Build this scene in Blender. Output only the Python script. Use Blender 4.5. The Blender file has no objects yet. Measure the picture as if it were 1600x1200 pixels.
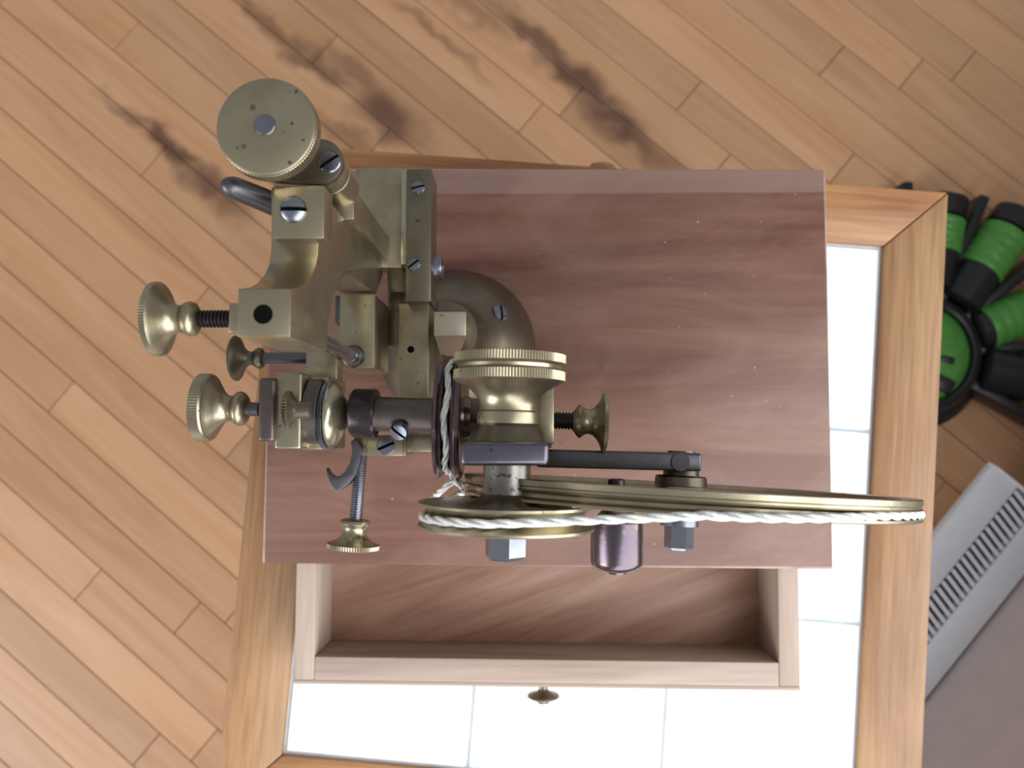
import bpy, bmesh, math, random
from mathutils import Vector, Matrix

# ------------------------------------------------------------------ camera
S = 0.01                       # the scene is written in centimetres
F = 1250.0                     # focal length in pixels of a 1600 px wide frame
HC = 45.0                      # camera height above the table top (cm)
NX, NY = 823.0, 683.0          # pixel straight below the camera
n = Vector(((NX - 800) / F, -(NY - 600) / F, -1)).normalized()
zc = -n
xc = (Vector((1, 0, 0)) - zc * zc.x).normalized()
yc = zc.cross(xc)
RM = Matrix((xc, yc, zc))      # camera axes -> world
sc = bpy.context.scene
COL = sc.collection
cam_d = bpy.data.cameras.new('camera')
cam = bpy.data.objects.new('camera', cam_d)
COL.objects.link(cam)
cam.matrix_world = Matrix.Translation((0, 0, HC * S)) @ RM.to_4x4()
cam_d.sensor_width = 36
cam_d.lens = F / 1600 * 36
cam_d.clip_start = 0.01
cam_d.clip_end = 50
cam_d.dof.use_dof = True
cam_d.dof.focus_distance = 0.27
cam_d.dof.aperture_fstop = 16
sc.camera = cam

# ------------------------------------------------------------------ light
world = bpy.data.worlds.new('room_light')
sc.world = world
world.use_nodes = True
bg = world.node_tree.nodes['Background']
bg.inputs[0].default_value = (0.92, 0.96, 1.0, 1)
bg.inputs[1].default_value = 0.36

U = Vector((0.6428, 0.7660, 0))      # along the window wall
V = Vector((-0.7660, 0.6428, 0))     # from the window wall into the room
WALL_V = -50.7
FLOOR_Z = -55.0


def area(name, loc, target, sx, sy, power, color):
    l = bpy.data.lights.new(name, 'AREA')
    l.shape = 'RECTANGLE'
    l.size, l.size_y = sx * S, sy * S
    l.energy = power
    l.color = color
    o = bpy.data.objects.new(name, l)
    COL.objects.link(o)
    o.location = Vector(loc) * S
    d = (Vector(target) - Vector(loc)).normalized()
    o.rotation_euler = d.to_track_quat('-Z', 'Y').to_euler()
    return o


wc = U * -5 + V * (WALL_V - 2) + Vector((0, 0, 78))
area('window_daylight', wc, wc + V * 10, 150, 128, 25, (0.90, 0.96, 1.0))
area('far_window_daylight', (-210, -120, 95), (-10, 0, 0), 130, 130, 34, (0.95, 0.97, 1.0))

sc.view_settings.view_transform = 'Standard'
sc.view_settings.look = 'None'
sc.view_settings.exposure = 0.0
sc.view_settings.gamma = 1.0
sc.view_settings.use_curve_mapping = False

# ------------------------------------------------------------------ helpers
ABS = {}


def Wp(px, py, d):
    """World point (cm) seen at a pixel, d cm below the camera."""
    v = RM @ Vector(((px - 800) / F, -(py - 600) / F, -1))
    v = v * (d / -v.z)
    return Vector((v.x, v.y, HC - d))


def empty(name, loc, label=None, cat=None, group=None, parent=None):
    o = bpy.data.objects.new(name, None)
    COL.objects.link(o)
    o.empty_display_size = 0.02
    tag(o, label, cat, group)
    ABS[o] = Vector(loc)
    if parent:
        o.parent = parent
        o.location = (Vector(loc) - ABS[parent]) * S
    else:
        o.location = Vector(loc) * S
    return o


def tag(o, label=None, cat=None, group=None, kind=None):
    if label: o['label'] = label
    if cat: o['category'] = cat
    if group: o['group'] = group
    if kind: o['kind'] = kind
    return o


def finish(name, bm, mat, parent=None, smooth=True, angle=35, label=None, origin=None, rot=None):
    """bm is in world cm (or local cm when origin and rot are given)."""
    bmesh.ops.recalc_face_normals(bm, faces=bm.faces[:])
    if origin is None:
        xs = [v.co.copy() for v in bm.verts]
        lo = Vector((min(p.x for p in xs), min(p.y for p in xs), min(p.z for p in xs)))
        hi = Vector((max(p.x for p in xs), max(p.y for p in xs), max(p.z for p in xs)))
        origin = (lo + hi) / 2
        for v in bm.verts:
            v.co -= origin
    for v in bm.verts:
        v.co *= S
    me = bpy.data.meshes.new(name)
    bm.to_mesh(me)
    bm.free()
    me.materials.append(mat)
    if smooth:
        me.polygons.foreach_set('use_smooth', [True] * len(me.polygons))
        me.set_sharp_from_angle(angle=math.radians(angle))
    o = bpy.data.objects.new(name, me)
    COL.objects.link(o)
    ABS[o] = Vector(origin)
    if parent:
        o.parent = parent
        o.location = (Vector(origin) - ABS[parent]) * S
    else:
        o.location = Vector(origin) * S
    if rot:
        o.rotation_euler = rot
    if label:
        o['label'] = label
    return o


def box_bm(bm, x0, x1, y0, y1, z0, z1, bev=0.04, mtx=None, seg=2):
    vs = [bm.verts.new((x, y, z)) for x in (x0, x1) for y in (y0, y1) for z in (z0, z1)]
    idx = [(0, 1, 3, 2), (4, 6, 7, 5), (0, 4, 5, 1), (2, 3, 7, 6), (0, 2, 6, 4), (1, 5, 7, 3)]
    fs = [bm.faces.new([vs[i] for i in q]) for q in idx]
    if bev:
        es = list({e for f in fs for e in f.edges})
        r = bmesh.ops.bevel(bm, geom=es, offset=bev, offset_type='OFFSET', segments=seg, profile=0.5, affect='EDGES', clamp_overlap=True)
        vs = list({v for f in r['faces'] for v in f.verts} | {v for v in vs if v.is_valid})
    if mtx:
        for v in vs:
            v.co = mtx @ v.co
    return bm


def box(name, x0, x1, y0, y1, z0, z1, mat, parent, bev=0.04, mtx=None, label=None, seg=2):
    bm = bmesh.new()
    box_bm(bm, min(x0, x1), max(x0, x1), min(y0, y1), max(y0, y1), min(z0, z1), max(z0, z1), bev, mtx, seg)
    return finish(name, bm, mat, parent, label=label)


def pbox(name, px0, py0, px1, py1, dt, db, mat, parent, bev=0.04, label=None, seg=2):
    a = Wp(px0, py0, dt)
    b = Wp(px1, py1, dt)
    return box(name, a.x, b.x, b.y, a.y, HC - db, HC - dt, mat, parent, bev, label=label, seg=seg)


def frame(ax):
    ax = Vector(ax).normalized()
    up = Vector((0, 0, 1)) if abs(ax.z) < 0.9 else Vector((0, 1, 0))
    e1 = up.cross(ax).normalized()
    e2 = ax.cross(e1)
    return ax, e1, e2


def lathe_bm(bm, base, ax, prof, segs=48, phase=0.0):
    """prof: (t, r[, knurl]) along ax from base; knurl lowers every other vertex."""
    ax, e1, e2 = frame(ax)
    base = Vector(base)
    rings = []
    for p in prof:
        t, r = p[0], p[1]
        k = p[2] if len(p) > 2 else 0
        if r < 1e-5:
            rings.append([bm.verts.new(base + ax * t)])
            continue
        ring = []
        for i in range(segs):
            a = 2 * math.pi * i / segs + phase
            rr = r - (k if i % 2 else 0)
            ring.append(bm.verts.new(base + ax * t + (e1 * math.cos(a) + e2 * math.sin(a)) * rr))
        rings.append(ring)
    for a, b in zip(rings, rings[1:]):
        for i in range(segs):
            j = (i + 1) % segs
            if len(a) == 1 and len(b) == 1:
                continue
            if len(a) == 1:
                bm.faces.new((a[0], b[i], b[j]))
            elif len(b) == 1:
                bm.faces.new((a[i], a[j], b[0]))
            else:
                bm.faces.new((a[i], a[j], b[j], b[i]))
    for ring in (rings[0], rings[-1]):
        if len(ring) > 2:
            bm.faces.new(ring)
    return bm


def lathe(name, base, ax, prof, mat, parent, segs=48, phase=0.0, label=None, angle=35):
    bm = bmesh.new()
    lathe_bm(bm, base, ax, prof, segs, phase)
    return finish(name, bm, mat, parent, angle=angle, label=label)


def thread_prof(t0, t1, r, pitch, depth):
    k = max(1, int(round((t1 - t0) / pitch)))
    p = (t1 - t0) / k
    out = [(t0, r - depth)]
    for i in range(k):
        out.append((t0 + p * (i + .25), r - depth))
        out.append((t0 + p * (i + .45), r))
        out.append((t0 + p * (i + .7), r))
        out.append((t0 + p * (i + .95), r - depth))
    return out


def screw(name, c, nrm, r, mat, parent, slot=0.6, h=0.14, dome=0.05):
    """Slotted screw head: two D-shaped halves over a lower disc."""
    nrm, e1, e2 = frame(nrm)
    c = Vector(c)
    a1 = e1 * math.cos(slot) + e2 * math.sin(slot)
    a2 = nrm.cross(a1)
    bm = bmesh.new()
    w = r * 0.15
    for s in (1, -1):
        lev = []
        for (zz, rr) in ((-0.06, r), (h - 0.03, r), (h + dome * .3, r * .90), (h + dome, r * .5)):
            ring = []
            a0 = math.asin(min(1, w / rr))
            for i in range(13):
                a = a0 + (math.pi - 2 * a0) * i / 12
                ring.append(bm.verts.new(c + nrm * zz + a1 * (rr * math.cos(a)) + a2 * (s * rr * math.sin(a))))
            lev.append(ring)
        for A, B in zip(lev, lev[1:]):
            for i in range(13):
                j = (i + 1) % 13
                bm.faces.new((A[i], A[j], B[j], B[i]))
        bm.faces.new(lev[-1])
        bm.faces.new(lev[0])
    old = set(bm.faces)
    lathe_bm(bm, c, nrm, [(-0.06, r * .97), (h * .35, r * .97)], 24)
    for f in bm.faces:
        if f not in old:
            f.material_index = 1
    o = finish(name, bm, mat, parent, angle=30)
    o.data.materials.append(HOLE)
    return o


def prism(name, pts, off, mat, parent, bev=0.03, label=None):
    """pts: closed 3-D polygon, extruded by the vector off."""
    bm = bmesh.new()
    vs = [bm.verts.new(p) for p in pts]
    f = bm.faces.new(vs)
    r = bmesh.ops.extrude_face_region(bm, geom=[f])
    for v in [g for g in r['geom'] if isinstance(g, bmesh.types.BMVert)]:
        v.co += Vector(off)
    bmesh.ops.recalc_face_normals(bm, faces=bm.faces[:])
    if bev:
        es = [e for e in bm.edges if len(e.link_faces) == 2 and e.calc_face_angle(0) > 0.6]
        bmesh.ops.bevel(bm, geom=es, offset=bev, offset_type='OFFSET', segments=2, profile=0.5, affect='EDGES', clamp_overlap=True)
    return finish(name, bm, mat, parent, label=label, angle=30)


def tube_bm(bm, pts, r, segs=8, closed=False, twist=None):
    """Tube along pts; twist=(strands, offset, turns per cm) makes a laid cord."""
    N = len(pts)
    tang = []
    for i in range(N):
        a = pts[(i - 1) % N] if closed or i else pts[0]
        b = pts[(i + 1) % N] if closed or i < N - 1 else pts[-1]
        tang.append((b - a).normalized())
    nrm = tang[0].orthogonal().normalized()
    nn = []
    for i in range(N):
        nrm = (nrm - tang[i] * nrm.dot(tang[i])).normalized()
        nn.append(nrm.copy())
    L = [0.0]
    for i in range(1, N):
        L.append(L[-1] + (pts[i] - pts[i - 1]).length)
    total = L[-1] + ((pts[0] - pts[-1]).length if closed else 0)
    strands, off, tpc = twist if twist else (1, 0, 0)
    turns = tpc * total
    if closed:
        turns = round(turns)
    for s in range(strands):
        rings = []
        for i in range(N):
            b = tang[i].cross(nn[i])
            ph = 2 * math.pi * (s / strands + turns * L[i] / total)
            c = pts[i] + (nn[i] * math.cos(ph) + b * math.sin(ph)) * off
            rings.append([bm.verts.new(c + (nn[i] * math.cos(2 * math.pi * k / segs) + b * math.sin(2 * math.pi * k / segs)) * r) for k in range(segs)])
        for i in range(N if closed else N - 1):
            A, B = rings[i], rings[(i + 1) % N]
            for k in range(segs):
                bm.faces.new((A[k], A[(k + 1) % segs], B[(k + 1) % segs], B[k]))
        if not closed:
            bm.faces.new(rings[0])
            bm.faces.new(rings[-1])


def resample(pts, step, closed=False):
    P = list(pts) + ([pts[0]] if closed else [])
    L = [0.0]
    for a, b in zip(P, P[1:]):
        L.append(L[-1] + (b - a).length)
    k = max(4, int(L[-1] / step))
    out = []
    j = 0
    for i in range(k if closed else k + 1):
        t = L[-1] * i / k
        while j < len(L) - 2 and L[j + 1] < t:
            j += 1
        w = (t - L[j]) / max(1e-9, L[j + 1] - L[j])
        out.append(P[j].lerp(P[j + 1], w))
    return out


# ------------------------------------------------------------------ materials
def new_mat(name):
    m = bpy.data.materials.new(name)
    m.use_nodes = True
    nt = m.node_tree
    return m, nt, nt.nodes['Principled BSDF']


def nd(nt, typ, **kw):
    x = nt.nodes.new(typ)
    for k, v in kw.items():
        if k.startswith('i_'):
            x.inputs[int(k[2:]) if k[2:].isdigit() else k[2:]].default_value = v
        else:
            setattr(x, k, v)
    return x


def ramp(nt, fac, stops):
    r = nt.nodes.new('ShaderNodeValToRGB')
    el = r.color_ramp.elements
    while len(el) < len(stops):
        el.new(0.5)
    for e, (p, c) in zip(el, stops):
        e.position = p
        e.color = c if len(c) == 4 else (*c, 1)
    nt.links.new(fac, r.inputs[0])
    return r.outputs[0]


def mix(nt, fac, a, b, mode='MIX'):
    m = nt.nodes.new('ShaderNodeMix')
    m.data_type = 'RGBA'
    m.blend_type = mode
    for sock, val in ((m.inputs[0], fac), (m.inputs[6], a), (m.inputs[7], b)):
        if hasattr(val, 'is_linked'):
            nt.links.new(val, sock)
        else:
            sock.default_value = val if not isinstance(val, tuple) or len(val) == 4 else (*val, 1)
    return m.outputs[2]


def noise(nt, vec, scale, detail=4, rough=0.55, dist=0.0):
    x = nd(nt, 'ShaderNodeTexNoise')
    x.inputs['Scale'].default_value = scale
    x.inputs['Detail'].default_value = detail
    x.inputs['Roughness'].default_value = rough
    x.inputs['Distortion'].default_value = dist
    nt.links.new(vec, x.inputs['Vector'])
    return x.outputs['Fac']


def mapping(nt, src, scale=(1, 1, 1), rot=(0, 0, 0), loc=(0, 0, 0)):
    m = nt.nodes.new('ShaderNodeMapping')
    m.inputs['Scale'].default_value = scale
    m.inputs['Rotation'].default_value = rot
    m.inputs['Location'].default_value = loc
    nt.links.new(src, m.inputs['Vector'])
    return m.outputs[0]


def bump(nt, p, height, strength, dist=0.0005):
    b = nt.nodes.new('ShaderNodeBump')
    b.inputs['Strength'].default_value = strength
    b.inputs['Distance'].default_value = dist
    nt.links.new(height, b.inputs['Height'])
    nt.links.new(b.outputs[0], p.inputs['Normal'])


def metal(name, c1, c2, spot, r0=0.25, r1=0.5, scale=60, metallic=0.95, spots=0.7):
    m, nt, p = new_mat(name)
    geo = nd(nt, 'ShaderNodeNewGeometry')
    n1 = noise(nt, geo.outputs['Position'], scale, 6, .6)
    n2 = noise(nt, geo.outputs['Position'], scale * 4.5, 3, .5)
    c = mix(nt, ramp(nt, n1, [(.35, (0, 0, 0)), (.68, (1, 1, 1))]), c1, c2)
    c = mix(nt, ramp(nt, n2, [(spots, (0, 0, 0)), (spots + .05, (1, 1, 1))]), c, spot)
    nt.links.new(c, p.inputs['Base Color'])
    p.inputs['Metallic'].default_value = metallic
    rr = nd(nt, 'ShaderNodeMapRange')
    rr.inputs[1].default_value, rr.inputs[2].default_value = .3, .7
    rr.inputs[3].default_value, rr.inputs[4].default_value = r0, r1
    nt.links.new(n1, rr.inputs[0])
    nt.links.new(rr.outputs[0], p.inputs['Roughness'])
    n3 = noise(nt, geo.outputs['Position'], 900, 2, .5)
    bump(nt, p, n3, 0.08, 0.0003)
    return m


def wood(name, dark, mid, light, along='X', freq=1.0, rough=0.4, coat=0.2, rotz=0.0, use_obj=False, rnd=0.0, bumps=0.1, streak=0.5):
    m, nt, p = new_mat(name)
    if use_obj:
        tc = nd(nt, 'ShaderNodeTexCoord').outputs['Object']
    else:
        tc = nd(nt, 'ShaderNodeNewGeometry').outputs['Position']
    oi = nd(nt, 'ShaderNodeObjectInfo')
    off = nd(nt, 'ShaderNodeVectorMath', operation='SCALE')
    cmb = nd(nt, 'ShaderNodeCombineXYZ')
    for i in range(3):
        nt.links.new(oi.outputs['Random'], cmb.inputs[i])
    nt.links.new(cmb.outputs[0], off.inputs[0])
    off.inputs[3].default_value = 7.3
    add = nd(nt, 'ShaderNodeVectorMath', operation='ADD')
    nt.links.new(mapping(nt, tc, rot=(0, 0, rotz)), add.inputs[0])
    nt.links.new(off.outputs[0], add.inputs[1])
    s1 = {'X': (4, 40, 40), 'Y': (40, 4, 40)}[along]
    s2 = {'X': (14, 330, 330), 'Y': (330, 14, 330)}[along]
    v1 = mapping(nt, add.outputs[0], tuple(q * freq for q in s1))
    v2 = mapping(nt, add.outputs[0], tuple(q * freq for q in s2))
    a = noise(nt, v1, 1.0, 5, .6, 1.2)
    b = noise(nt, v2, 1.0, 3, .6, .3)
    c = ramp(nt, a, [(.28, dark), (.5, mid), (.74, light)])
    c = mix(nt, streak, c, ramp(nt, b, [(.3, (.45, .42, .4)), (.62, (1, 1, 1))]), 'MULTIPLY')
    if rnd:
        mr = nd(nt, 'ShaderNodeMapRange')
        mr.inputs[3].default_value, mr.inputs[4].default_value = 1 - rnd, 1 + rnd
        nt.links.new(oi.outputs['Random'], mr.inputs[0])
        hs = nd(nt, 'ShaderNodeHueSaturation')
        nt.links.new(mr.outputs[0], hs.inputs['Value'])
        nt.links.new(c, hs.inputs['Color'])
        c = hs.outputs[0]
    nt.links.new(c, p.inputs['Base Color'])
    p.inputs['Roughness'].default_value = rough
    p.inputs['Coat Weight'].default_value = coat
    p.inputs['Coat Roughness'].default_value = 0.25
    bump(nt, p, b, bumps, 0.0003)
    return m, nt, p, c


def plain(name, col, rough=0.5, metallic=0.0, coat=0.0, var=0.06, scale=90):
    m, nt, p = new_mat(name)
    geo = nd(nt, 'ShaderNodeNewGeometry')
    a = noise(nt, geo.outputs['Position'], scale, 4)
    lo = tuple(q * (1 - var * 2) for q in col)
    hi = tuple(min(1, q * (1 + var)) for q in col)
    nt.links.new(ramp(nt, a, [(.3, lo), (.7, hi)]), p.inputs['Base Color'])
    p.inputs['Roughness'].default_value = rough
    p.inputs['Metallic'].default_value = metallic
    p.inputs['Coat Weight'].default_value = coat
    return m


BRASS = metal('aged_brass', (.455, .395, .275), (.33, .28, .185), (.17, .14, .10), .24, .44, metallic=.95, scale=75)
BRASS_B = metal('polished_brass', (.56, .51, .37), (.43, .385, .26), (.27, .23, .15), .2, .34, metallic=.95)
BRASS_D = metal('tarnished_brass', (.235, .20, .145), (.15, .125, .09), (.08, .065, .05), .26, .46, metallic=.92)
COLLAR = metal('brown_steel', (.17, .14, .125), (.11, .092, .085), (.06, .05, .05), .28, .46, metallic=.9)
STEEL = metal('steel', (.30, .31, .35), (.20, .205, .24), (.10, .09, .10), .2, .38)
STEEL_M = metal('grey_steel', (.17, .165, .175), (.11, .105, .115), (.06, .055, .055), .3, .48)
STEEL_D = metal('blued_steel', (.085, .066, .068), (.050, .040, .046), (.13, .09, .08), .26, .42, spots=.62)
BRONZE = metal('browned_steel', (.18, .13, .125), (.11, .095, .13), (.28, .19, .15), .16, .32, scale=45, spots=.62)
YOKE = metal('purple_grey_steel', (.20, .18, .21), (.12, .105, .13), (.07, .06, .07), .22, .42, scale=80, spots=.69)
SLEEVE = metal('speckled_steel', (.36, .33, .29), (.25, .23, .21), (.12, .11, .11), .26, .42, scale=110, spots=.58)
COPPER = metal('pinkish_brass', (.60, .52, .42), (.50, .43, .33), (.34, .28, .21), .4, .55)
HOLE = plain('hole_black', (.006, .006, .006), .9)
HOLE.node_tree.nodes['Principled BSDF'].inputs['Specular IOR Level'].default_value = 0
CORD = plain('white_cord', (.80, .79, .75), .85, var=.12, scale=900)
MAHOG, mnt, mp, mc = wood('mahogany_board', (.115, .042, .026), (.170, .070, .044), (.235, .112, .075), 'X', .8, .46, .12, use_obj=True, bumps=.12, streak=.30)
to = nd(mnt, 'ShaderNodeTexCoord').outputs['Object']
mn1 = noise(mnt, mapping(mnt, to, (9, 22, 9), (0, 0, .25)), 1.0, 5, .6, 1.0)
mcol = mix(mnt, ramp(mnt, mn1, [(.42, (0, 0, 0)), (.75, (.75, .75, .75))]), mc, (.29, .165, .122))
mn2 = noise(mnt, mapping(mnt, to, (60, 90, 60)), 1.0, 4, .7)
mcol = mix(mnt, ramp(mnt, mn2, [(.66, (0, 0, 0)), (.74, (.6, .6, .6))]), mcol, (.09, .045, .035))
mn3 = noise(mnt, to, 420, 2, .5)
mcol = mix(mnt, ramp(mnt, mn3, [(.755, (0, 0, 0)), (.78, (.8, .8, .8))]), mcol, (.6, .52, .48))
sx_ = nd(mnt, 'ShaderNodeSeparateXYZ')
mnt.links.new(to, sx_.inputs[0])


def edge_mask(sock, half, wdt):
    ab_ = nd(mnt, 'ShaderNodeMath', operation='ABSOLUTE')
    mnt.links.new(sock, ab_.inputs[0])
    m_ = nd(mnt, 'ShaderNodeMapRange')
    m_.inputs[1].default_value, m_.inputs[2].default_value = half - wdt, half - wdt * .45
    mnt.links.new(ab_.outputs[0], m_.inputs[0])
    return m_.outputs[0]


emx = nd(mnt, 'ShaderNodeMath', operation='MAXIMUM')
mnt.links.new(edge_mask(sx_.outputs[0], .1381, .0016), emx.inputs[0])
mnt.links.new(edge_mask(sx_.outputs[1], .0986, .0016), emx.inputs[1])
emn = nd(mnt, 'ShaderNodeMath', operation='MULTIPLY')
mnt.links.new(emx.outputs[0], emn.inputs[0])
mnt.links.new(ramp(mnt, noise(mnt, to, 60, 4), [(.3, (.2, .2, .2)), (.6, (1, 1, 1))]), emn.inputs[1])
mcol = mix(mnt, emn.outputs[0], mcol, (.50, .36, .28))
strip = nd(mnt, 'ShaderNodeMapRange')
strip.inputs[1].default_value, strip.inputs[2].default_value = .0845, .0855
mnt.links.new(sx_.outputs[1], strip.inputs[0])
sm_ = nd(mnt, 'ShaderNodeMath', operation='MULTIPLY')
mnt.links.new(strip.outputs[0], sm_.inputs[0])
sm_.inputs[1].default_value = .35
mcol = mix(mnt, sm_.outputs[0], mcol, (.36, .25, .22))
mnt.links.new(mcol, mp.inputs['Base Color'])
EDGE = wood('board_edge', (.30, .16, .10), (.42, .26, .18), (.52, .36, .27), 'X', 1, .5, .0)[0]
BOXW = wood('box_wood', (.12, .05, .03), (.2, .09, .05), (.28, .14, .09), 'X', 1, .45, .1)[0]
DRAW_X = wood('pale_drawer_wood', (.36, .25, .195), (.45, .335, .27), (.53, .41, .34), 'X', 1, .6, .0, streak=.25)[0]
DRAW_Y = wood('pale_drawer_side_wood', (.37, .26, .20), (.46, .345, .275), (.54, .42, .345), 'Y', 1, .6, .0, streak=.25)[0]
DRAW_B = wood('drawer_bottom_wood', (.25, .11, .065), (.36, .19, .125), (.45, .27, .19), 'X', 1.7, .55, .05, rotz=-.35, streak=.3)[0]
TROT = math.radians(-4.6)
PINE_X = wood('orange_pine', (.29, .11, .035), (.41, .185, .068), (.49, .255, .105), 'X', 1.1, .48, .25, rotz=-TROT, streak=.55)[0]
PINE_Y = wood('orange_pine_upright', (.30, .14, .053), (.41, .21, .092), (.49, .285, .14), 'Y', 1.1, .48, .25, rotz=-TROT, streak=.55)[0]
TILE = plain('white_glazed_tile', (.90, .92, .92), .12, var=.01)
GROUT = plain('pale_grout', (.62, .66, .70), .8)
GREEN = plain('green_plastic', (.075, .26, .045), .38, var=.1)
BLACKP = plain('black_plastic', (.008, .008, .010), .35)
HEAT = plain('heater_enamel', (.74, .74, .78), .38, var=.02)
HEATD = plain('heater_shadow_gap', (.03, .03, .04), .6)
WALLM = plain('greige_wall_paint', (.52, .44, .42), .8, var=.03, scale=30)
TRIMM = plain('white_trim_paint', (.7, .7, .7), .5)
SUBFL = plain('floor_gap_dirt', (.22, .17, .15), .9)

# floorboards: maple with per-board tone and old dark stains
PLANK, fnt, fp, fc = wood('maple_floorboard', (.52, .262, .120), (.60, .325, .164), (.65, .375, .204), 'X', .7, .42, .25, use_obj=True, rnd=.12, bumps=.03, streak=.10)
FD = 100.0
stains = [(900, 120, 9, 1.9, .95), (835, 60, 8, 1.7, .8), (610, 185, 5.5, 3.2, .9), (560, 125, 7, 1.5, .55), (270, 228, 5, 1.7, .95),
          (215, 190, 6, 1.0, .6), (330, 290, 6, 2.2, .85), (490, 95, 7, 1.4, .7), (420, 40, 9, 1.2, .6), (960, 190, 8, 2.0, .95),
          (690, 60, 8, 1.0, .5), (1010, 230, 6, 2.0, .6), (545, 215, 6, 1.5, .5), (740, 20, 7, 1.6, .5)]
geo = nd(fnt, 'ShaderNodeNewGeometry')
wob = nd(fnt, 'ShaderNodeTexNoise')
wob.inputs['Scale'].default_value = 22
fnt.links.new(geo.outputs['Position'], wob.inputs['Vector'])
wsub = nd(fnt, 'ShaderNodeVectorMath', operation='MULTIPLY_ADD')
fnt.links.new(wob.outputs['Color'], wsub.inputs[0])
wsub.inputs[1].default_value = (.05, .05, 0)
fnt.links.new(geo.outputs['Position'], wsub.inputs[2])
PROT = math.radians(-40.1)
acc = None
for (sx, sy, rx, ry, amt) in stains:
    c = Wp(sx, sy, FD) + Vector((2.5, 2.5, 0))
    m1 = nd(fnt, 'ShaderNodeVectorMath', operation='SUBTRACT')
    fnt.links.new(wsub.outputs[0], m1.inputs[0])
    m1.inputs[1].default_value = c * S
    m2 = mapping(fnt, m1.outputs[0], rot=(0, 0, -PROT))
    m3 = mapping(fnt, m2, scale=(1 / (rx * S), 1 / (ry * S), 0))
    ln = nd(fnt, 'ShaderNodeVectorMath', operation='LENGTH')
    fnt.links.new(m3, ln.inputs[0])
    mr = nd(fnt, 'ShaderNodeMapRange', interpolation_type='SMOOTHSTEP')
    mr.inputs[1].default_value, mr.inputs[2].default_value = 1.45, .25
    mr.inputs[3].default_value, mr.inputs[4].default_value = 0, amt
    fnt.links.new(ln.outputs['Value'], mr.inputs[0])
    if acc is None:
        acc = mr.outputs[0]
    else:
        mx = nd(fnt, 'ShaderNodeMath', operation='MAXIMUM')
        fnt.links.new(acc, mx.inputs[0])
        fnt.links.new(mr.outputs[0], mx.inputs[1])
        acc = mx.outputs[0]
fnt.links.new(mix(fnt, acc, fc, (.14, .060, .030)), fp.inputs['Base Color'])

# ------------------------------------------------------------------ the setting
bm = bmesh.new()
box_bm(bm, -110, 110, -102, 102, FLOOR_Z - 2.5, FLOOR_Z - .35, 0, Matrix.Rotation(math.radians(-40.1), 4, 'Z'))
floor = finish('floor', bm, SUBFL, smooth=False)
tag(floor, 'diagonal narrow maple strip floor with dark stains', None, None, 'structure')
random.seed(11)
PW = 5.05
pd = Vector((math.cos(PROT), math.sin(PROT), 0))
pn = Vector((-pd.y, pd.x, 0))
ph0 = Vector((-67.13, 15.31, 0)).dot(pn)
k0 = int((-98 - ph0) / PW) - 1
known = {}
for (jx, jy) in [(590, 225), (900, 150), (1080, 145), (1335, 240), (1420, 120), (375, 690), (300, 480), (280, 980), (250, 240), (95, 620)]:
    q = Wp(jx, jy, FD)
    known.setdefault(math.floor((q.dot(pn) - ph0) / PW), []).append(q.dot(pd))
for k in range(k0, k0 + 40):
    c = ph0 + (k + .5) * PW
    joints = sorted(known.get(k, []))
    if not joints:
        joints = [random.uniform(-30, 30)]
    while joints[0] > -108:
        joints.insert(0, joints[0] - random.uniform(42, 95))
    while joints[-1] < 108:
        joints.append(joints[-1] + random.uniform(42, 95))
    for a, b in zip(joints, joints[1:]):
        a, b = max(a, -109), min(b, 109)
        if b - a < 1:
            continue
        mid = pd * ((a + b) / 2) + pn * c
        L = (b - a) / 2 - .05
        bm = bmesh.new()
        g = .07 if 27 > k - k0 > 24 else .05
        box_bm(bm, -L, L, -PW / 2 + g, PW / 2 - g, -.9, 0, .05, seg=1)
        finish('floorboard', bm, PLANK, floor, origin=Vector((mid.x, mid.y, FLOOR_Z)), rot=(0, 0, PROT))

WM = Matrix((U, V, Vector((0, 0, 1)))).transposed().to_4x4()   # (u, v, z) -> world
bm = bmesh.new()
for (u0, u1, z0, z1) in [(-150, 150, FLOOR_Z - 2, 12), (-150, -82, 12, 144), (72, 150, 12, 144), (-150, 150, 144, 190)]:
    box_bm(bm, u0, u1, WALL_V - 12, WALL_V, z0, z1, 0, WM)
wall = finish('wall_right', bm, WALLM, smooth=False)
tag(wall, 'greige painted wall rising behind the white baseboard heater', None, None, 'structure')
bm = bmesh.new()
for (u0, u1, z0, z1) in [(-82, -76, 12, 144), (66, 72, 12, 144), (-76, 66, 12, 18), (-76, 66, 138, 144), (-7, -3, 18, 138)]:
    box_bm(bm, u0, u1, WALL_V - 9, WALL_V - 4, z0, z1, .2, WM)
win = finish('window_1', bm, TRIMM)
tag(win, 'white framed window in the greige wall above the heater', None, None, 'structure')

# ------------------------------------------------------------------ side table
E1 = Vector((math.cos(TROT), math.sin(TROT), 0))
E2 = Vector((-math.sin(TROT), math.cos(TROT), 0))
TM = Matrix((E1, E2, Vector((0, 0, 1)))).transposed().to_4x4()
OX0, OX1, OY0, OY1 = -15.4, 22.65, -21.8, 15.66
IX0, IX1, IY0, IY1 = -12.0, 19.2, -18.42, 12.32
tc0 = TM @ Vector(((OX0 + OX1) / 2, (OY0 + OY1) / 2, 0))
table = empty('side_table', (tc0.x, tc0.y, FLOOR_Z), 'small wooden side table with a white tiled top and orange mitred frame', 'table')


def mitre(name, a, b, c, d, mat):
    pts = [TM @ Vector((x, y, -2.2)) for x, y in (a, b, c, d)]
    return prism(name, pts, (0, 0, 2.45), mat, table, .12)


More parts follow.
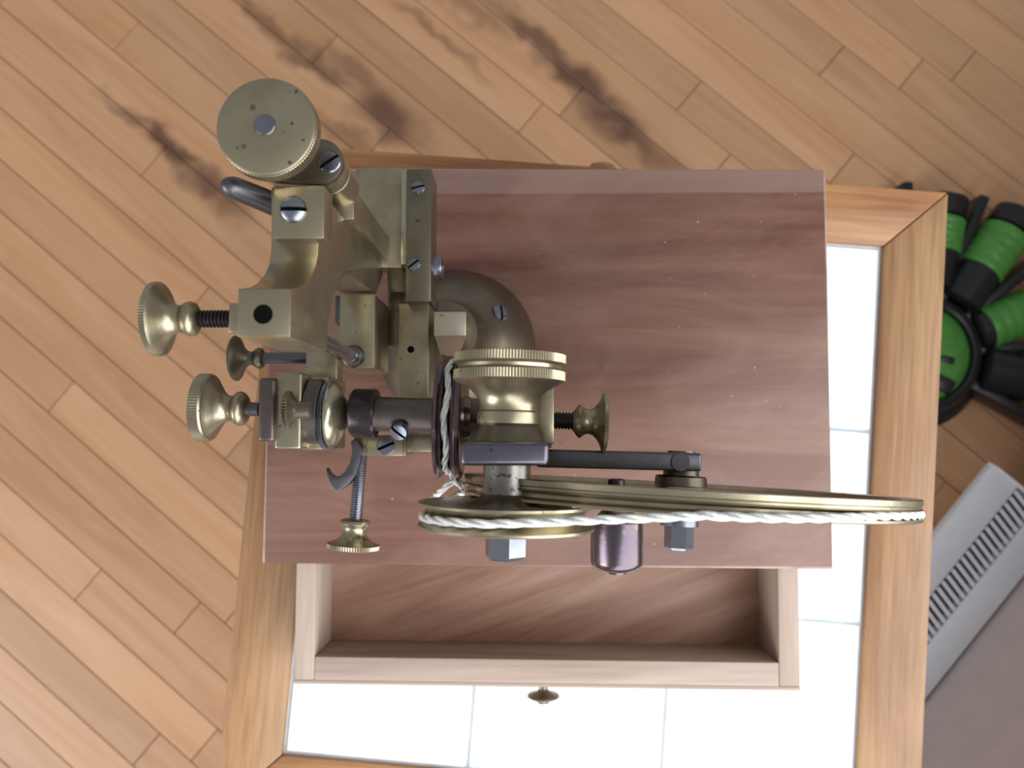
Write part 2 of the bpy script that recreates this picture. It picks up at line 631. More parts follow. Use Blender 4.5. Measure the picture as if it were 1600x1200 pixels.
g = .015
mitre('top_rail', (OX0 + g, OY1), (OX1 - g, OY1), (IX1 - g, IY1), (IX0 + g, IY1), PINE_X)
mitre('top_rail', (OX0 + g, OY0), (IX0 + g, IY0), (IX1 - g, IY0), (OX1 - g, OY0), PINE_X)
mitre('top_rail', (OX0, OY0 + g), (OX0, OY1 - g), (IX0, IY1 - g), (IX0, IY0 + g), PINE_Y)
mitre('top_rail', (OX1, OY0 + g), (IX1, IY0 + g), (IX1, IY1 - g), (OX1, OY1 - g), PINE_Y)
box('tile_bed', IX0 - .2, IX1 + .2, IY0 - .2, IY1 + .2, -1.6, -.14, GROUT, table, 0, TM)
tx = [IX0 + .08, -1.83, 8.7, IX1 - .08]
ty = [IY0 + .08, -8.72, 1.86, IY1 - .08]
for i in range(3):
    for j in range(3):
        box('tile', tx[i] + .09, tx[i + 1] - .09, ty[j] + .09, ty[j + 1] - .09, -.6, 0, TILE, table, .1, TM)
for sx, sy in ((0, 0), (1, 0), (0, 1), (1, 1)):
    x = (OX0 + 1.5, OX1 - 1.5)[sx]
    y = (OY0 + 1.5, OY1 - 1.5)[sy]
    dx, dy = (1, -1)[sx] * 3.6, (1, -1)[sy] * 3.6
    bm = bmesh.new()
    box_bm(bm, min(x, x + dx), max(x, x + dx), min(y, y + dy), max(y, y + dy), FLOOR_Z, -2.2, .2, TM)
    finish('leg', bm, PINE_Y, table)
for y in (OY0 + 2.2, OY1 - 3.6):
    box('apron', OX0 + 5.1, OX1 - 5.1, y, y + 1.4, -11, -2.2, PINE_X, table, .1, TM)
for x in (OX0 + 2.2, OX1 - 3.6):
    box('apron', x, x + 1.4, OY0 + 5.1, OY1 - 5.1, -11, -2.2, PINE_Y, table, .1, TM)
kp = Wp(942, 250, 51.5)
kb = TM @ Vector(((TM.inverted() @ kp).x, OY1 - 2.2, kp.z))
lathe('knob', kb, E2, [(0, .6), (1.9, .55), (2.6, .9), (3.4, 1.15), (4.1, 1.12), (4.6, .8), (4.85, 0)], PINE_X, table, 32, label='round wooden drawer knob')

# ------------------------------------------------------------------ wooden base box
BROT = math.radians(-.45)
BM_ = Matrix.Rotation(BROT, 4, 'Z')
bx = empty('tool_base_box', (1, 3.6, 0.2), 'mahogany base box with an open pale drawer standing on the tiled table', 'wooden box')
bm = bmesh.new()
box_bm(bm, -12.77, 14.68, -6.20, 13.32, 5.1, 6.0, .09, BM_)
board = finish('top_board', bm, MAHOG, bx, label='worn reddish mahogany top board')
for (x0, x1, y0, y1) in [(-12.3, -11.75, -5.7, 12.9), (13.75, 14.3, -5.7, 12.9), (-11.75, 13.75, 12.3, 12.9)]:
    box('side_panel', x0, x1, y0, y1, .27, 5.1, BOXW, bx, .05, BM_)
box('bottom_panel', -11.75, 13.75, -5.7, 12.3, .27, .5, BOXW, bx, .02, BM_)
dm = bmesh.new()
DX0, DX1, DY0, DY1 = -11.58, 13.6, -12.42, 6.0
DT = 4.3
box_bm(dm, DX0 + .7, DX1 - .7, DY0 + .9, DY1 - .3, .56, .86, .02, BM_)
drawer = finish('drawer', dm, DRAW_B, bx, label='pulled-out drawer with a brown wooden bottom')
box('drawer_side', DX0, DX0 + 1.02, DY0 + .22, DY1, .52, DT, DRAW_Y, drawer, .05, BM_)
box('drawer_side', DX1 - 1.02, DX1, DY0 + .22, DY1, .52, DT, DRAW_Y, drawer, .05, BM_)
box('drawer_front', DX0 + 1.03, DX1 - 1.03, DY0 + .2, DY0 + 1.36, .52, DT - .01, DRAW_X, drawer, .05, BM_)
box('drawer_face', DX0 - .02, DX1 + .02, DY0, DY0 + .21, .5, DT - .02, DRAW_X, drawer, .06, BM_)
box('drawer_back', DX0 + 1.03, DX1 - 1.03, DY1 - .9, DY1, .52, DT, DRAW_X, drawer, .05, BM_)
kq = Wp(849, 1068, 42.6)
lathe('drawer_knob', (kq.x, DY0 + .02, kq.z), (0, -1, 0), [(0, .42), (.08, .42), (.1, .22), (.66, .22), (.8, .34), (.96, .80), (1.04, .84), (1.14, .66), (1.26, .34), (1.36, .3), (1.44, 0)], BRASS_D, drawer, 32, label='small dark brass knob')

# ------------------------------------------------------------------ the tool
c0 = Wp(713, 543, 38.4)
tool = empty('rounding_up_tool', (c0.x, c0.y, 6.0), 'antique brass and steel watchmaker rounding-up tool with pulleys on a mahogany board', 'hand tool')
X = Vector((1, 0, 0))
Y = Vector((0, 1, 0))
Z = Vector((0, 0, 1))

# column with bell foot
col = lathe('column', (c0.x, c0.y, 0), Z, [(6.0, 3.78), (6.35, 3.82), (6.55, 3.74), (6.75, 3.66), (7.3, 3.5), (7.9, 3.22), (8.5, 2.8), (9.0, 2.3), (9.5, 1.8), (10.1, 1.5), (10.8, 1.36), (11.9, 1.34)], BRASS_D, tool, 72, label='tarnished bell-shaped foot and column')
sp = Wp(778, 493, 36.7)
sn = Vector((sp.x - c0.x, sp.y - c0.y, 2.6)).normalized()
sp = Vector((c0.x, c0.y, 0)) + Vector((sp.x - c0.x, sp.y - c0.y, 0)).normalized() * 2.55 + Z * 8.72
screw('screw', sp, sn, .40, STEEL, col, slot=2.6, h=.12)

# bed
bed = pbox('bed_bar', 623, 474, 669, 706, 31.5, 33.2, BRASS, tool, .05, label='flat brass bed bar')
h = Wp(642, 546, 31.5)
lathe('pin_hole', h - Z * .3, Z, [(0, .14), (.305, .14)], HOLE, bed, 20)
gib = pbox('gib_strip', 635, 264, 673, 471, 30.8, 32.7, BRASS_D, tool, .05, label='brown tarnished gib strip')
screw('screw', Wp(653, 293, 30.8), Z, .27, STEEL, gib, slot=.25, h=.06, dome=.03)
screw('screw', Wp(646, 413, 30.8), Z, .27, STEEL, gib, slot=.65, h=.06, dome=.03)
cs = Wp(672, 419, 32.0)
lathe('cap_screw', cs, X, [(0, .47), (.42, .5), (.5, .46), (.52, .30), (.4, .28)], STEEL, gib, 32)
pbox('slide_plate', 556, 262, 628, 418, 31.9, 33.0, BRASS, tool, .04)
pbox('slide_edge', 627.5, 265, 635.5, 413, 31.2, 32.7, BRASS_B, tool, .03, label='bright polished slide edge')
pbox('stop_block', 605, 416, 634, 456, 32.6, 34, BRASS_D, tool, .04)
pbox('spacer_bar', 606, 458, 629, 540, 33.2, 34.5, BRASS_D, tool, .04)

# clamp boss beside the column
a = Wp(678, 487, 30)
b = Wp(728, 525, 30)
bs = bmesh.new()
z1 = HC - 30
top = [bs.verts.new(p) for p in ((a.x, b.y, z1), (b.x, b.y, z1), (b.x, a.y, z1), (a.x, a.y, z1))]
low = [bs.verts.new(p) for p in ((a.x + .02, b.y - .02, z1 - .2), (b.x, b.y - .02, z1 - .2), (b.x, a.y, z1 - .3), (a.x, a.y, z1 - .3))]
bot = [bs.verts.new(p) for p in ((a.x + .1, b.y - .62, z1 - 1.5), (b.x - .38, b.y - .62, z1 - 1.5), (b.x - .3, a.y, z1 - 3.0), (a.x + .1, a.y, z1 - 3.0))]
bs.faces.new(top)
bs.faces.new(bot)
for A_, B_ in ((top, low), (low, bot)):
    for i in range(4):
        j = (i + 1) % 4
        bs.faces.new((A_[i], A_[j], B_[j], B_[i]))
bmesh.ops.bevel(bs, geom=bs.edges[:], offset=.04, offset_type='OFFSET', segments=2, profile=.5, affect='EDGES', clamp_overlap=True)
finish('clamp_boss', bs, COPPER, tool, label='pale pinkish brass clamp boss')

# vertical slide
sl = pbox('vertical_slide', 497, 292, 553, 343, 25.3, 32.4, BRASS, tool, .05, label='tall square brass slide post')
bc = Wp(499, 252, 22.8)
lathe('barrel', bc, -Z, [(.25, .64), (.30, .66), (1.0, .66), (1.03, .61), (1.08, .61), (1.1, .66), (2.55, .64)], BRASS, tool, 48)
p1 = Wp(436, 248, 22.8)
d_ = (bc - p1).normalized()
q_ = Vector((-d_.y, d_.x, 0))
pts = []
for i in range(17):
    t = -math.pi / 2 + math.pi * i / 16
    pts.append(bc + (d_ * math.cos(t) + q_ * math.sin(t)) * .69)
for i in range(17):
    t = math.pi / 2 + math.pi * i / 16
    pts.append(p1 + (d_ * math.cos(t) + q_ * math.sin(t)) * .69)
lk = prism('link_plate', pts, (0, 0, -.28), BRASS_D, tool, .05, label='rounded tarnished link plate')
screw('screw', Wp(515, 253, 22.8), Z, .33, STEEL, lk, slot=.6, h=.05, dome=.04)
dk = Wp(415, 197, 20.8)
R = 82.5 * 20.8 / F
disc = lathe('feed_knob', dk, -Z, [(-.02, 0), (0, R * .30), (0, R * .93), (.03, R * .965), (.09, R * .975), (.10, R, .035), (.52, R, .035), (.54, R * .95), (.58, R * .8), (.6, .35), (1.9, .35), (1.9, 0)], BRASS, tool, 200, label='large knurled brass disc knob with dark spots')
lathe('knob_pin', Wp(414, 196, 20.8), Z, [(-.1, .29), (.05, .29), (.08, .27), (.09, .15), (.06, 0)], STEEL, disc, 28, label='blued steel rivet')
lathe('feed_screw', Vector((dk.x, dk.y, HC - 22.8)), -Z, thread_prof(0, 7.6, .27, .12, .05), STEEL_M, tool, 28)
for (sx, sy, r) in ((395, 168, .085), (381, 229, .075), (463, 143, .06), (453, 254, .06), (371, 231, .045), (474, 219, .04), (456, 193, .05)):
    lathe('tarnish_spot', Wp(sx, sy, 20.8) - Z * .012, Z, [(0, r), (.015, r * .95), (.016, 0)], BRASS_D, disc, 14)

# C-shaped carriage: profile in the plane of its right face
XP = (498 - NX) * 22.5 / F


def onp(px, py):
    v = RM @ Vector(((px - 800) / F, -(py - 600) / F, -1))
    v = v * (XP / v.x)
    return Vector((XP, v.y, HC + v.z))


prof = [(497, 292), (498, 375), (497, 398), (493.5, 415), (488, 429), (480, 441), (469, 449), (455, 451), (453.5, 526), (511, 549), (512, 525), (514, 500), (517, 480), (522, 462), (530, 443), (542, 426), (588, 459), (598, 432)]
P3 = [onp(*q) for q in prof]
P3[7].z = P3[8].z = (P3[7].z + P3[8].z) / 2
zt = P3[-1].z
P3.append(Vector((XP, P3[0].y, zt)))
car = prism('carriage', P3, (-1.33, 0, 0), BRASS, tool, .035, label='C-shaped brass carriage with a cove cut')
hb = Wp(411, 491, 20.55)
z_ht = P3[7].z
hc = Wp(411, 491, HC - z_ht)
lathe('clamp_hole', hc - Z * .4, Z, [(0, .245), (.404, .245)], HOLE, car, 28)
cb = pbox('clamp_block', 427, 290, 506, 373, 21.5, 22.45, BRASS, tool, .05, label='square brass clamp block')
screw('screw', Wp(459, 328, 21.5), Vector((.05, -.12, 1)), .37, STEEL, cb, slot=.0, h=.10, dome=.12)
r0, r1 = Wp(357, 290, 22.2), Wp(446, 326, 23.5)
L = (r1 - r0).length
lathe('lever', r0, r1 - r0, [(-.22, 0), (-.19, .12), (-.1, .22), (.05, .30), (.2, .325), (L, .36)], STEEL_M, tool, 32, label='dark steel lever with a rounded end')
DK = 21.2
pbox('screw_boss', 357, 473, 392, 520, 20.4, 22.0, BRASS, tool, .06)


def thumb(name, y, d, prof_px, thread, parent, knurl=.03, segs=160, mat=BRASS, smat=STEEL_D, pitch=.1, tdepth=.05):
    """Thumbscrew along +X or -X; profile in pixels (x, r[, knurl])."""
    k = d / F
    ob = None
    base = Wp(823, y, d)
    pr = [((p[0] - 823) * k, p[1] * k) + ((knurl,) if len(p) > 2 else ()) for p in prof_px]
    ob = lathe(name, Vector((0, base.y, base.z)), X, pr, mat, parent, segs)
    t0, t1, r = thread
    if pitch:
        tp = thread_prof((t0 - 823) * k, (t1 - 823) * k, r * k, pitch, tdepth)
    else:
        tp = [((t0 - 823) * k, r * k), ((t1 - 823) * k, r * k)]
    lathe('screw_shank', Vector((0, base.y, base.z)), X, tp, smat, ob, 32)
    return ob


thumb('thumbscrew', 497, DK, [(231, 0), (232, 50), (233, 56), (234, 59, 1), (243, 59, 1), (244, 57), (247, 52), (252, 42), (258, 32), (264, 25), (271, 22), (277, 22), (281, 25), (286, 27.5), (292, 28), (297, 26), (301, 20), (303, 14), (303, 0)], (302, 372, 14), tool)
thumb('thumbscrew', 559, 28.4, [(360, 0), (361, 34), (363, 36), (366, 36), (368, 34), (372, 26), (378, 16), (385, 11), (392, 11), (396, 15), (401, 17), (406, 15), (409, 10), (409, 0)], (408, 482, 9), tool, mat=BRASS_D, smat=STEEL_M, pitch=0)
pbox('shank_post', 478, 546, 526, 600, 27.9, 28.8, BRASS, tool, .04)

# work block and centre rod
wb = pbox('work_block', 531, 460, 585, 575, 30.0, 33.0, BRASS, tool, .05, label='square brass work block below the rod')
pbox('block_face', 524, 462, 531, 505, 30.05, 32.3, STEEL_M, wb, .02)
rc = Vector((hc.x, hc.y, 0))
lathe('centre_rod', rc, Z, [(14.9, .30), (15.05, .36), (15.4, .37), (15.65, .30), (15.7, .25), (22.6, .25)], STEEL, tool, 32, label='vertical steel centre rod')
lathe('rod_seat', rc, Z, [(14.9, .45), (15.1, .42), (15.2, .36)], STEEL_M, tool, 32)

# ---- work spindle along X
DS = 26.6
KS = DS / F
A0, A1 = Wp(330, 637, DS), Wp(950, 660, DS)
sax = (A1 - A0).normalized()


def spin(name, prof_px, mat, parent=tool, segs=72, dy=0, knurl=.03, label=None):
    pr = [((p[0] - 330) * KS, p[1] * KS) + ((knurl,) if len(p) > 2 else ()) for p in prof_px]
    return lathe(name, A0 + Y * (-dy * KS), sax, pr, mat, parent, segs, label=label)


k3 = spin('thumbscrew', [(310, 0), (311, 42), (312, 49), (313, 53.5, 1), (329, 53.5, 1), (330, 52), (332, 51), (333, 48), (338, 42), (344, 33), (350, 25), (357, 20.5), (363, 20), (367, 22), (371, 26), (376, 27.5), (381, 26), (386, 21), (389, 13), (389, 0)], BRASS, segs=150)
spin('screw_shank', [(388, 11), (406, 11)], STEEL_M, k3, 32)
pbox('end_plate', 404, 590, 428, 690, 25.4, 28.6, COLLAR, tool, .12, label='dark grey end plate', seg=4)
head = pbox('head_block', 430, 581, 470, 702, 25.6, 29.0, BRASS, tool, .10, label='brass head block', seg=4)
pbox('head_block_plate', 468, 588, 512, 703, 26.6, 29.2, BRASS, tool, .08)
kn = 25.0 / F
nb = Wp(452, 641, 25.0)
lathe('adjusting_nut', nb, X, [(t * kn, q * kn) + ((.05,) if m_ else ()) for t, q, m_ in [(-6, 0, 0), (-5, 28, 0), (-4, 30.5, 1), (2, 30.5, 1), (4, 27, 0), (8, 19, 0), (13, 14, 0), (34, 13, 0)]], BRASS_D, tool, 76)
lathe('set_screw', Wp(480, 597, 26.7), Z, [(0, .15), (.3, .15), (.38, .1), (.4, 0)], STEEL, head, 20)
spin('cutter_collar', [(484, 0), (484, 44), (486, 49), (488, 51), (506, 51), (509, 48), (509, 0)], COLLAR, label='dark steel collar')
spin('cutter', [(510.5, 0), (510.5, 50), (511, 53, 1), (516, 53, 1), (517, 50), (517, 0)], STEEL, segs=220, dy=6, knurl=.05, label='thin steel cutter with fine teeth')
spin('cup_washer', [(517, 0), (517, 48), (519, 51), (524, 51.5), (529, 49), (535, 42), (540, 32), (544, 22), (546, 12), (546, 0)], BRASS_B, dy=2, label='domed polished brass cup')
spin('spindle_collar', [(552, 0), (552, 33), (554, 36), (558, 38), (589, 39), (592, 37), (592, 25)], STEEL_D, label='blackened spindle collar')
tube = spin('spindle_sleeve', [(590, 27), (686, 27)], COLLAR, segs=48, label='brownish grey spindle sleeve')
screw('screw', Wp(624, 672, 26.0), Vector((0, -.55, 1)), .29, STEEL, tube, slot=-.75, h=.2, dome=.03)
spul = spin('spindle_pulley', [(686, 0), (686, 30), (688, 84), (689, 93), (691, 97), (695, 97), (699, 94), (703, 84), (705, 82), (711, 82), (713, 84), (718, 94), (722, 97), (727, 97), (729, 94), (730, 84), (731, 34), (740, 30), (740, 0)], BRONZE, segs=96, label='grooved dark bronze spindle pulley')
spin('spindle', [(735, 9), (852, 9)], STEEL_D, segs=24)
rk = spin('thumbscrew', [(899, 0), (899, 15), (902, 19), (907, 25), (910, 26.5), (913, 24), (918, 20), (924, 19), (930, 21), (936, 27), (941, 35), (944, 43), (945, 46, 1), (950, 46, 1), (952, 40), (955, 22), (956, 0)], BRASS, segs=140)
tp = [(t - 0, r) for t, r in thread_prof((846 - 330) * KS, (900 - 330) * KS, 14 * KS, .1, .05)]
lathe('screw_shank', A0, sax, tp, STEEL_D, rk, 32)
pbox('tail_block', 836, 602, 866, 694, 26.2, 30.6, BRASS, tool, .05)
pbox('tail_bridge', 655, 622, 862, 700, 30.5, 31.8, BRASS_D, tool, .05)
ft = pbox('rest_foot', 553, 680, 634, 712, 28.9, 31.0, BRASS, tool, .04)
pbox('rest_rib', 573, 683, 630, 712.5, 28.75, 30.0, BRASS, ft, .03)
pbox('rest_extension', 628, 676, 684, 706, 29.6, 31.4, BRASS, tool, .04)
screw('screw', Wp(603, 697, 28.75), Z, .33, STEEL, ft, slot=.4, h=.04, dome=.03)

# hook finger
hk = [(556, 684), (565, 700), (562, 722), (555, 742), (544, 757), (531, 766), (522, 765), (515, 755), (510.5, 741), (509.5, 731), (514, 740), (521, 745), (529, 745), (538, 738), (546, 724), (550, 706), (548, 690)]
prism('hook_finger', [Wp(x, y, 28.6) for x, y in hk], (0, 0, -.5), STEEL_M, tool, .02, label='curved grey steel hook')

# thumbscrew pointing to the front edge
DV = 29.2
vb0, vb1 = Wp(565, 705, DV), Wp(551, 865, DV)
vax = (vb1 - vb0).normalized()
kv = DV / F
vk = lathe('thumbscrew', vb0, vax, [(t * kv, r * kv) if not q else (t * kv, r * kv, .03) for t, r, q in [(106, 0, 0), (106, 19, 0), (108, 23, 0), (112, 24, 0), (114, 23, 0), (117, 19.5, 0), (122, 18, 0), (127, 18.5, 0), (132, 21, 0), (137, 26, 0), (142, 35, 0), (144, 41, 1), (150, 41, 1), (152, 36, 0), (154, 0, 0)]], BRASS, tool, 130)
lathe('screw_shank', vb0, vax, thread_prof(0, 107 * kv, 10.5 * kv, .085, .05), STEEL, vk, 28)

# ---- drive shaft along Y with the big knob and small grooved pulley
DD = 23.6
KD = DD / F
B0, B1 = Wp(796.5, 560, DD), Wp(789, 885, DD)
dax = (B1 - B0).normalized()


def drv(name, prof_px, mat, parent=tool, segs=72, knurl=.03, label=None, phase=0.0, angle=35):
    pr = [((p[0] - 560) * KD, p[1] * KD) + ((knurl,) if len(p) > 2 else ()) for p in prof_px]
    return lathe(name, B0, dax, pr, mat, parent, segs, phase, label=label, angle=angle)


drv('hand_knob', [(553, 0), (553, 60), (554, 84), (555, 88.5, 1), (568, 88.5, 1), (569, 86), (572, 81), (577, 80), (580, 84), (581, 88, 1), (595, 88, 1), (596, 86), (599, 81), (604, 71), (610, 61), (618, 52.5), (627, 47), (636, 45), (642, 45.5), (645, 48.5), (656, 49.5), (662, 49), (665, 46), (665, 0)], BRASS, segs=236, label='large brass hand knob with two knurled rims')
drv('shaft_cone', [(665, 44), (672, 47), (690, 58), (691, 0)], BRASS_D, segs=64)
yk = pbox('yoke_block', 719, 690, 858, 728, 21.9, 25.4, YOKE, tool, .15, label='dark rounded steel yoke', seg=5)
drv('shaft_sleeve', [(724, 37), (776, 37), (777, 34)], SLEEVE, segs=64, label='speckled steel shaft sleeve')
drv('drive_pulley', [(770, 36), (776, 42), (782, 55), (785, 62), (785.5, 120), (784, 133), (785, 136.5), (789, 136.5), (794, 128), (799, 122), (809, 122), (814, 128), (819, 136.5), (822.5, 136.5), (824, 134), (824, 40), (826, 0)], BRASS, segs=128, label='small brass drive pulley')
drv('shaft_washer', [(823, 34), (830, 34), (831, 30)], STEEL_M, segs=48)
drv('shaft_nut', [(829, 33), (866, 33), (872, 27), (876, 14), (877, 0)], STEEL, segs=6, phase=.32, label='bright faceted steel nut')

# ---- large wheel with its arm, hub and handle
DW = 28.0
C2 = Wp(1063, 773, DW)
WA, WB = -.054, .034
wN = Vector((WA, -1, WB)).normalized()
WR = .268 * DW
wheel = lathe('large_wheel', C2, wN, [(-.28, 0), (-.28, .9), (-.14, .95), (-.14, WR - .75), (-.17, WR - .6), (-.31, WR - .5), (-.34, WR - .04), (-.31, WR), (-.16, WR - .01), (-.12, WR - .05), (-.06, WR - .05), (-.02, WR), (.02, WR - .14), (.06, WR - .20), (.16, WR - .20), (.21, WR - .14), (.24, WR), (.31, WR), (.34, WR - .04), (.31, WR - .5), (.17, WR - .6), (.14, WR - .75), (.14, .95), (.28, .9), (.28, 0)], BRASS, tool, 180, label='large thin brass wheel with a grooved rim')
kw = DW / F
ab, ae = Wp(852, 716, 27.4), Wp(1092, 722, 27.4)
ad = (ae - ab).normalized()
an = Vector((-ad.y, ad.x, 0))
AM = Matrix((ad, an, Z)).transposed().to_4x4()
AM.translation = ab
bm = bmesh.new()
box_bm(bm, -.3, (ae - ab).length, -.30, .30, -.75, .45, .08, AM, 3)
arm = finish('wheel_arm', bm, STEEL_M, tool, label='long dark steel wheel arm')
lathe('arm_pivot', Wp(1063, 722, 26.95), Z, [(0, .32), (.06, .30)], STEEL_M, arm, 24)
hb0 = C2 - wN * .30
lathe('wheel_hub', hb0, -wN, [(0, .9), (.06, .9), (.3, .88), (.36, .82), (.36, .62), (.62, .6), (.64, .5), (1.2, .48)], BRASS_D, wheel, 48)
fb = C2 + wN * .28
lathe('hub_washer', fb, wN, [(0, .5), (.5, .5), (.52, .66), (.78, .66), (.8, .6)], STEEL, wheel, 40)
lathe('hub_nut', fb, wN, [(.78, .5), (1.52, .5), (1.6, .42), (1.6, 0)], STEEL, wheel, 6, .2)
ha = Wp(963, 750, 24.9)
hs = Vector((ha.x, C2.y, ha.z))
hs.y = C2.y + (WA * (hs.x - C2.x) + WB * (hs.z - C2.z))
lathe('handle', hs, (0, -1, 0), [(.1, .42), (.42, .42), (.55, .5), (.75, .72), (.86, .80), (.92, .80), (2.06, .81), (2.18, .76), (2.30, .6), (2.36, .34), (2.38, .3), (2.42, .28), (2.44, 0)], BRONZE, wheel, 48, label='dark browned cylindrical crank handle')
lathe('handle_rivet', hs, (0, 1, 0), [(.1, .26), (.42, .26), (.46, .2), (.46, 0)], STEEL_D, wheel, 24)

# ---- cords
pc = B0 + dax * ((804 - 560) * KD)
r1_, r2_ = 122 * KD + .12, WR - .09
dx, dz = C2.x - pc.x, C2.z - pc.z
Dist = math.hypot(dx, dz)
base_a = math.atan2(dz, dx)
off_a = math.acos((r1_ - r2_) / Dist)
up, dn = base_a + off_a, base_a - off_a


def wheel_y(x, z):
    return C2.y + (WA * (x - C2.x) + WB * (z - C2.z))


pts = []
for i in range(41):
    a = (dn + 2 * math.pi) + (up - (dn + 2 * math.pi)) * i / 40
    pts.append(Vector((pc.x + r1_ * math.cos(a), pc.y - .0, pc.z + r1_ * math.sin(a))))
for i in range(81):
    a = up + (dn - up) * i / 80
    q_ = min(1, (up - a) / math.radians(46))
    q_ = 1 - q_ * q_ * (3 - 2 * q_)          # the cord rides over the front flange before dropping into the groove
    if a < dn + .5:
        q_ = (dn + .5 - a) / .5
    rq = r2_ + .20 * min(1, q_ * 2.2)
    x, z = C2.x + rq * math.cos(a), C2.z + rq * math.sin(a)
    pts.append(Vector((x, wheel_y(x, z) - .11 - .17 * q_, z)))
bm = bmesh.new()
tube_bm(bm, resample(pts, .07, True), .064, 7, True, (3, .064, .5))
finish('drive_cord', bm, CORD, tool, angle=80, label='white twisted drive cord from small pulley to large wheel')

sc0 = A0 + sax * ((708 - 330) * KS)
rr_ = 82 * KS + .10
s_e1 = Vector((0, 0, 1))
s_e2 = sax.cross(s_e1).normalized()
pts = []
sgn = 1 if s_e2.y > 0 else -1
for i in range(61):
    a = math.radians(150 - 242 * i / 60)
    pts.append(sc0 + sax * (.05 * math.sin(i * .45)) + (s_e1 * math.cos(a) + s_e2 * (sgn * math.sin(a))) * rr_)
knot = Wp(711, 751, 26.8)
pts2 = pts + [knot]
bm = bmesh.new()
tube_bm(bm, resample(pts2, .07), .06, 7, False, (3, .055, .6))
scord = finish('spindle_cord', bm, CORD, tool, angle=80, label='thin white cord around the spindle pulley with a frayed knot')
bm = bmesh.new()
tube_bm(bm, resample([knot + Vector((.05, .08, .05)), Wp(700, 758, 26.6), Wp(688, 768, 27), Wp(676, 780, 28), Wp(668, 800, 30)], .06), .06, 7, False, (3, .055, .6))
finish('cord_tail', bm, CORD, scord, angle=80)
bm = bmesh.new()
tube_bm(bm, resample([knot + Vector((-.02, .05, .06)), Wp(716, 755, 26.4), Wp(724, 761, 26.4)], .06), .07, 7, False, (3, .065, .8))
random.seed(4)
fe = Wp(724, 761, 26.4)
for i in range(9):
    t = Vector((random.uniform(.0, .25), random.uniform(-.3, -.02), random.uniform(-.1, .1)))
    tube_bm(bm, [fe, fe + t * .5 + Vector((.01, .01, 0)), fe + t], .012, 4)
finish('cord_end', bm, CORD, scord, angle=80, label='frayed cord end')

# ------------------------------------------------------------------ heater by the wall
hr = empty('baseboard_heater', U * -10 + V * (WALL_V + 5) + Z * FLOOR_Z, 'pale grey metal baseboard heater with a slotted top grille against the wall', 'heater')
HT = HC - 88
UE = 30.3
VF, VB = -40.4, WALL_V + .45
prof = [(VB, FLOOR_Z + .2), (VB, HT + .2), (VB + 1.9, HT + .2), (VB + 2.8, HT), (VB + 3.1, HT - .1), (VB + 3.1, HT - 1.6), (VB + 6.1, HT - 1.6), (VB + 6.1, HT - .1), (VF - .9, HT), (VF - .25, HT - .25), (VF, HT - .9), (VF - 1.2, HT - 2.6), (VF - 6.2, FLOOR_Z + .2)]
pp = [WM @ Vector((-95, v, z)) for v, z in prof]
prism('heater_body', pp, U * (95 + UE - .25), HEAT, hr, .06)
pp = [WM @ Vector((UE - .25, v, z)) for v, z in [(VB, FLOOR_Z), (VB, HT + .25), (VF - .8, HT + .1), (VF + .08, HT - .6), (VF - 1.1, HT - 2.7), (VF - 6.1, FLOOR_Z)]]
prism('end_cap', pp, U * .3, HEAT, hr, .08)
box('grille_back', -94, UE - .4, VB + 3.12, VB + 6.08, HT - 1.58, HT - 1.45, HEATD, hr, 0, WM)
fin_me = None
k = 0
u = -28.0
while u < UE - .9:
    if fin_me is None:
        bm = bmesh.new()
        box_bm(bm, -.2, .2, -1.45, 1.45, -.06, .06, 0)
        fo = finish('grille_fin', bm, HEAT, hr, smooth=False, origin=U * u + V * (VB + 4.6) + Z * (HT - .2), rot=(0, 0, math.radians(50 - 14)))
        fin_me = fo.data
    else:
        fo = bpy.data.objects.new('grille_fin', fin_me)
        COL.objects.link(fo)
        fo.parent = hr
        fo.location = (U * u + V * (VB + 4.6) + Z * (HT - .2) - ABS[hr]) * S
        fo.rotation_euler = (0, 0, math.radians(50 - 14))
    u += .84

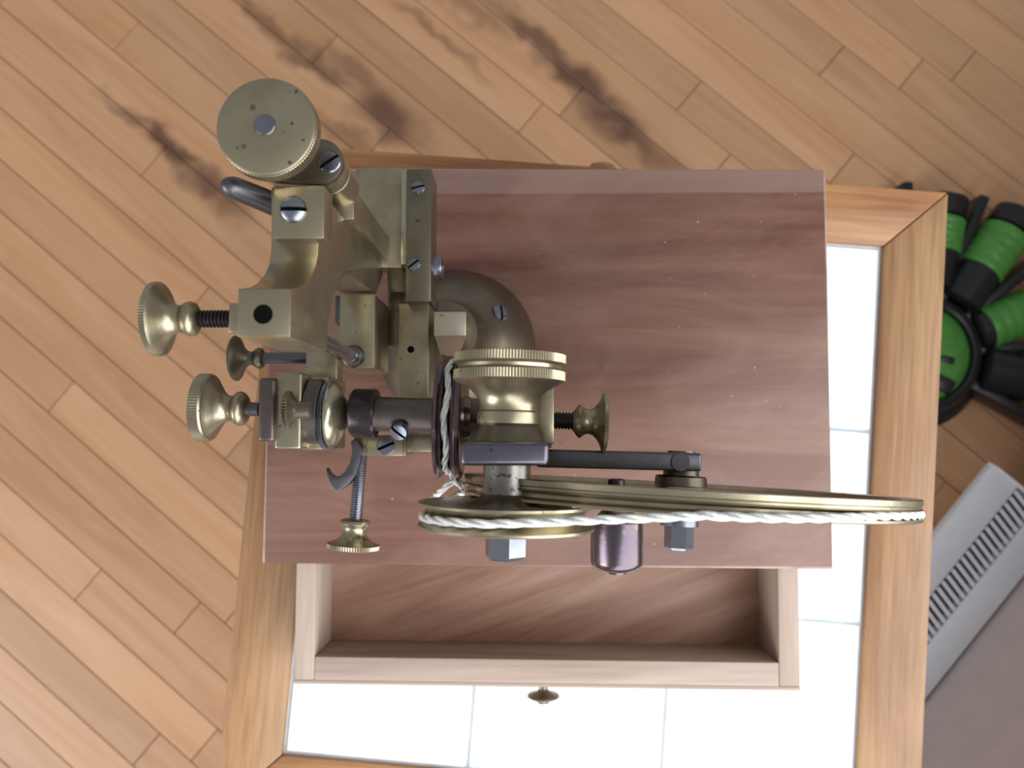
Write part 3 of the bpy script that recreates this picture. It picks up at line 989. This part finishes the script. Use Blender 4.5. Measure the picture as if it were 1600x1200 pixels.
# ------------------------------------------------------------------ green and black roller device on the floor
hubc = Wp(1440, 552, 95.5)
gz = FLOOR_Z
rd = empty('roller_device', (hubc.x, hubc.y, gz), 'black plastic device with green rollers around a green hub, on the floor beside the table', 'exercise device')
KR = 95.5 / F
lathe('base_ring', (hubc.x, hubc.y, gz), Z, [(0, 9.0), (1.2, 9.2), (2.2, 8.4), (2.6, 7.0), (2.6, 0)], BLACKP, rd, 64)
hub = lathe('hub', (hubc.x, hubc.y, gz), Z, [(2.5, 5.95), (4.2, 5.85), (4.7, 5.3), (5.2, 3.6), (5.4, 0)], GREEN, rd, 64, label='green domed hub with black slots')
lathe('hub_ring', (hubc.x, hubc.y, gz), Z, [(2.4, 5.9), (4.9, 5.9), (5.1, 6.2), (4.9, 6.9), (4.0, 7.3), (2.4, 7.4)], BLACKP, rd, 64)
for (sx, sy, w_, h_, rt) in ((1478, 562, 1.9, .9, -.25), (1474, 600, 2.4, 1.7, -.5), (1455, 520, 1.8, .9, .5), (1430, 600, 2.4, 1.5, .3)):
    q = Wp(sx, sy, 95.0)
    mt = Matrix.Translation((q.x, q.y, 0)) @ Matrix.Rotation(rt, 4, 'Z')
    box('slot', -w_ / 2, w_ / 2, -h_ / 2, h_ / 2, gz + 4.3, gz + 5.32, BLACKP, hub, .15, mt)


def roller(ang, r_in, blk, grn, rad=2.75):
    dirv = Vector((math.cos(ang), math.sin(ang), 0))
    base = Vector((hubc.x, hubc.y, gz + 3.3)) + dirv * r_in
    f_ = lathe('roller_core', base, dirv, [(0, 0), (0, rad * .8), (.25, rad * .97), (blk, rad * .97), (blk + .1, rad * .7), (blk + grn + .2, rad * .7), (blk + grn + .3, rad * .95), (blk + grn + 2.6, rad * .95), (blk + grn + 3.0, rad * .6), (blk + grn + 3.0, 0)], BLACKP, rd, 40)
    pr = [(blk + .02, rad * .9)]
    m_ = 5
    for i in range(m_):
        t = blk + .05 + (grn - .1) * i / m_
        w = (grn - .1) / m_
        pr += [(t + .05 * w, rad * .97), (t + .25 * w, rad), (t + .75 * w, rad), (t + .95 * w, rad * .97)]
    pr.append((blk + grn, rad * .9))
    lathe('green_roller', base, dirv, pr, GREEN, f_, 40)


roller(math.radians(78), 8.0, 4.6, 4.2)
roller(math.radians(53), 7.6, 4.8, 6.0, 2.9)
roller(math.radians(21), 7.2, 1.2, 7.0, 2.7)
roller(math.radians(-13), 7.4, 5.6, 5.5, 2.9)
for ang in (92, 66, 37, 4, -30):
    dirv = Vector((math.cos(math.radians(ang)), math.sin(math.radians(ang)), 0))
    mt = Matrix.Translation((hubc.x, hubc.y, gz)) @ Matrix.Rotation(math.radians(ang), 4, 'Z')
    box('spoke', 6.6, 21, -.65, .65, .6, 4.2, BLACKP, rd, .3, mt)
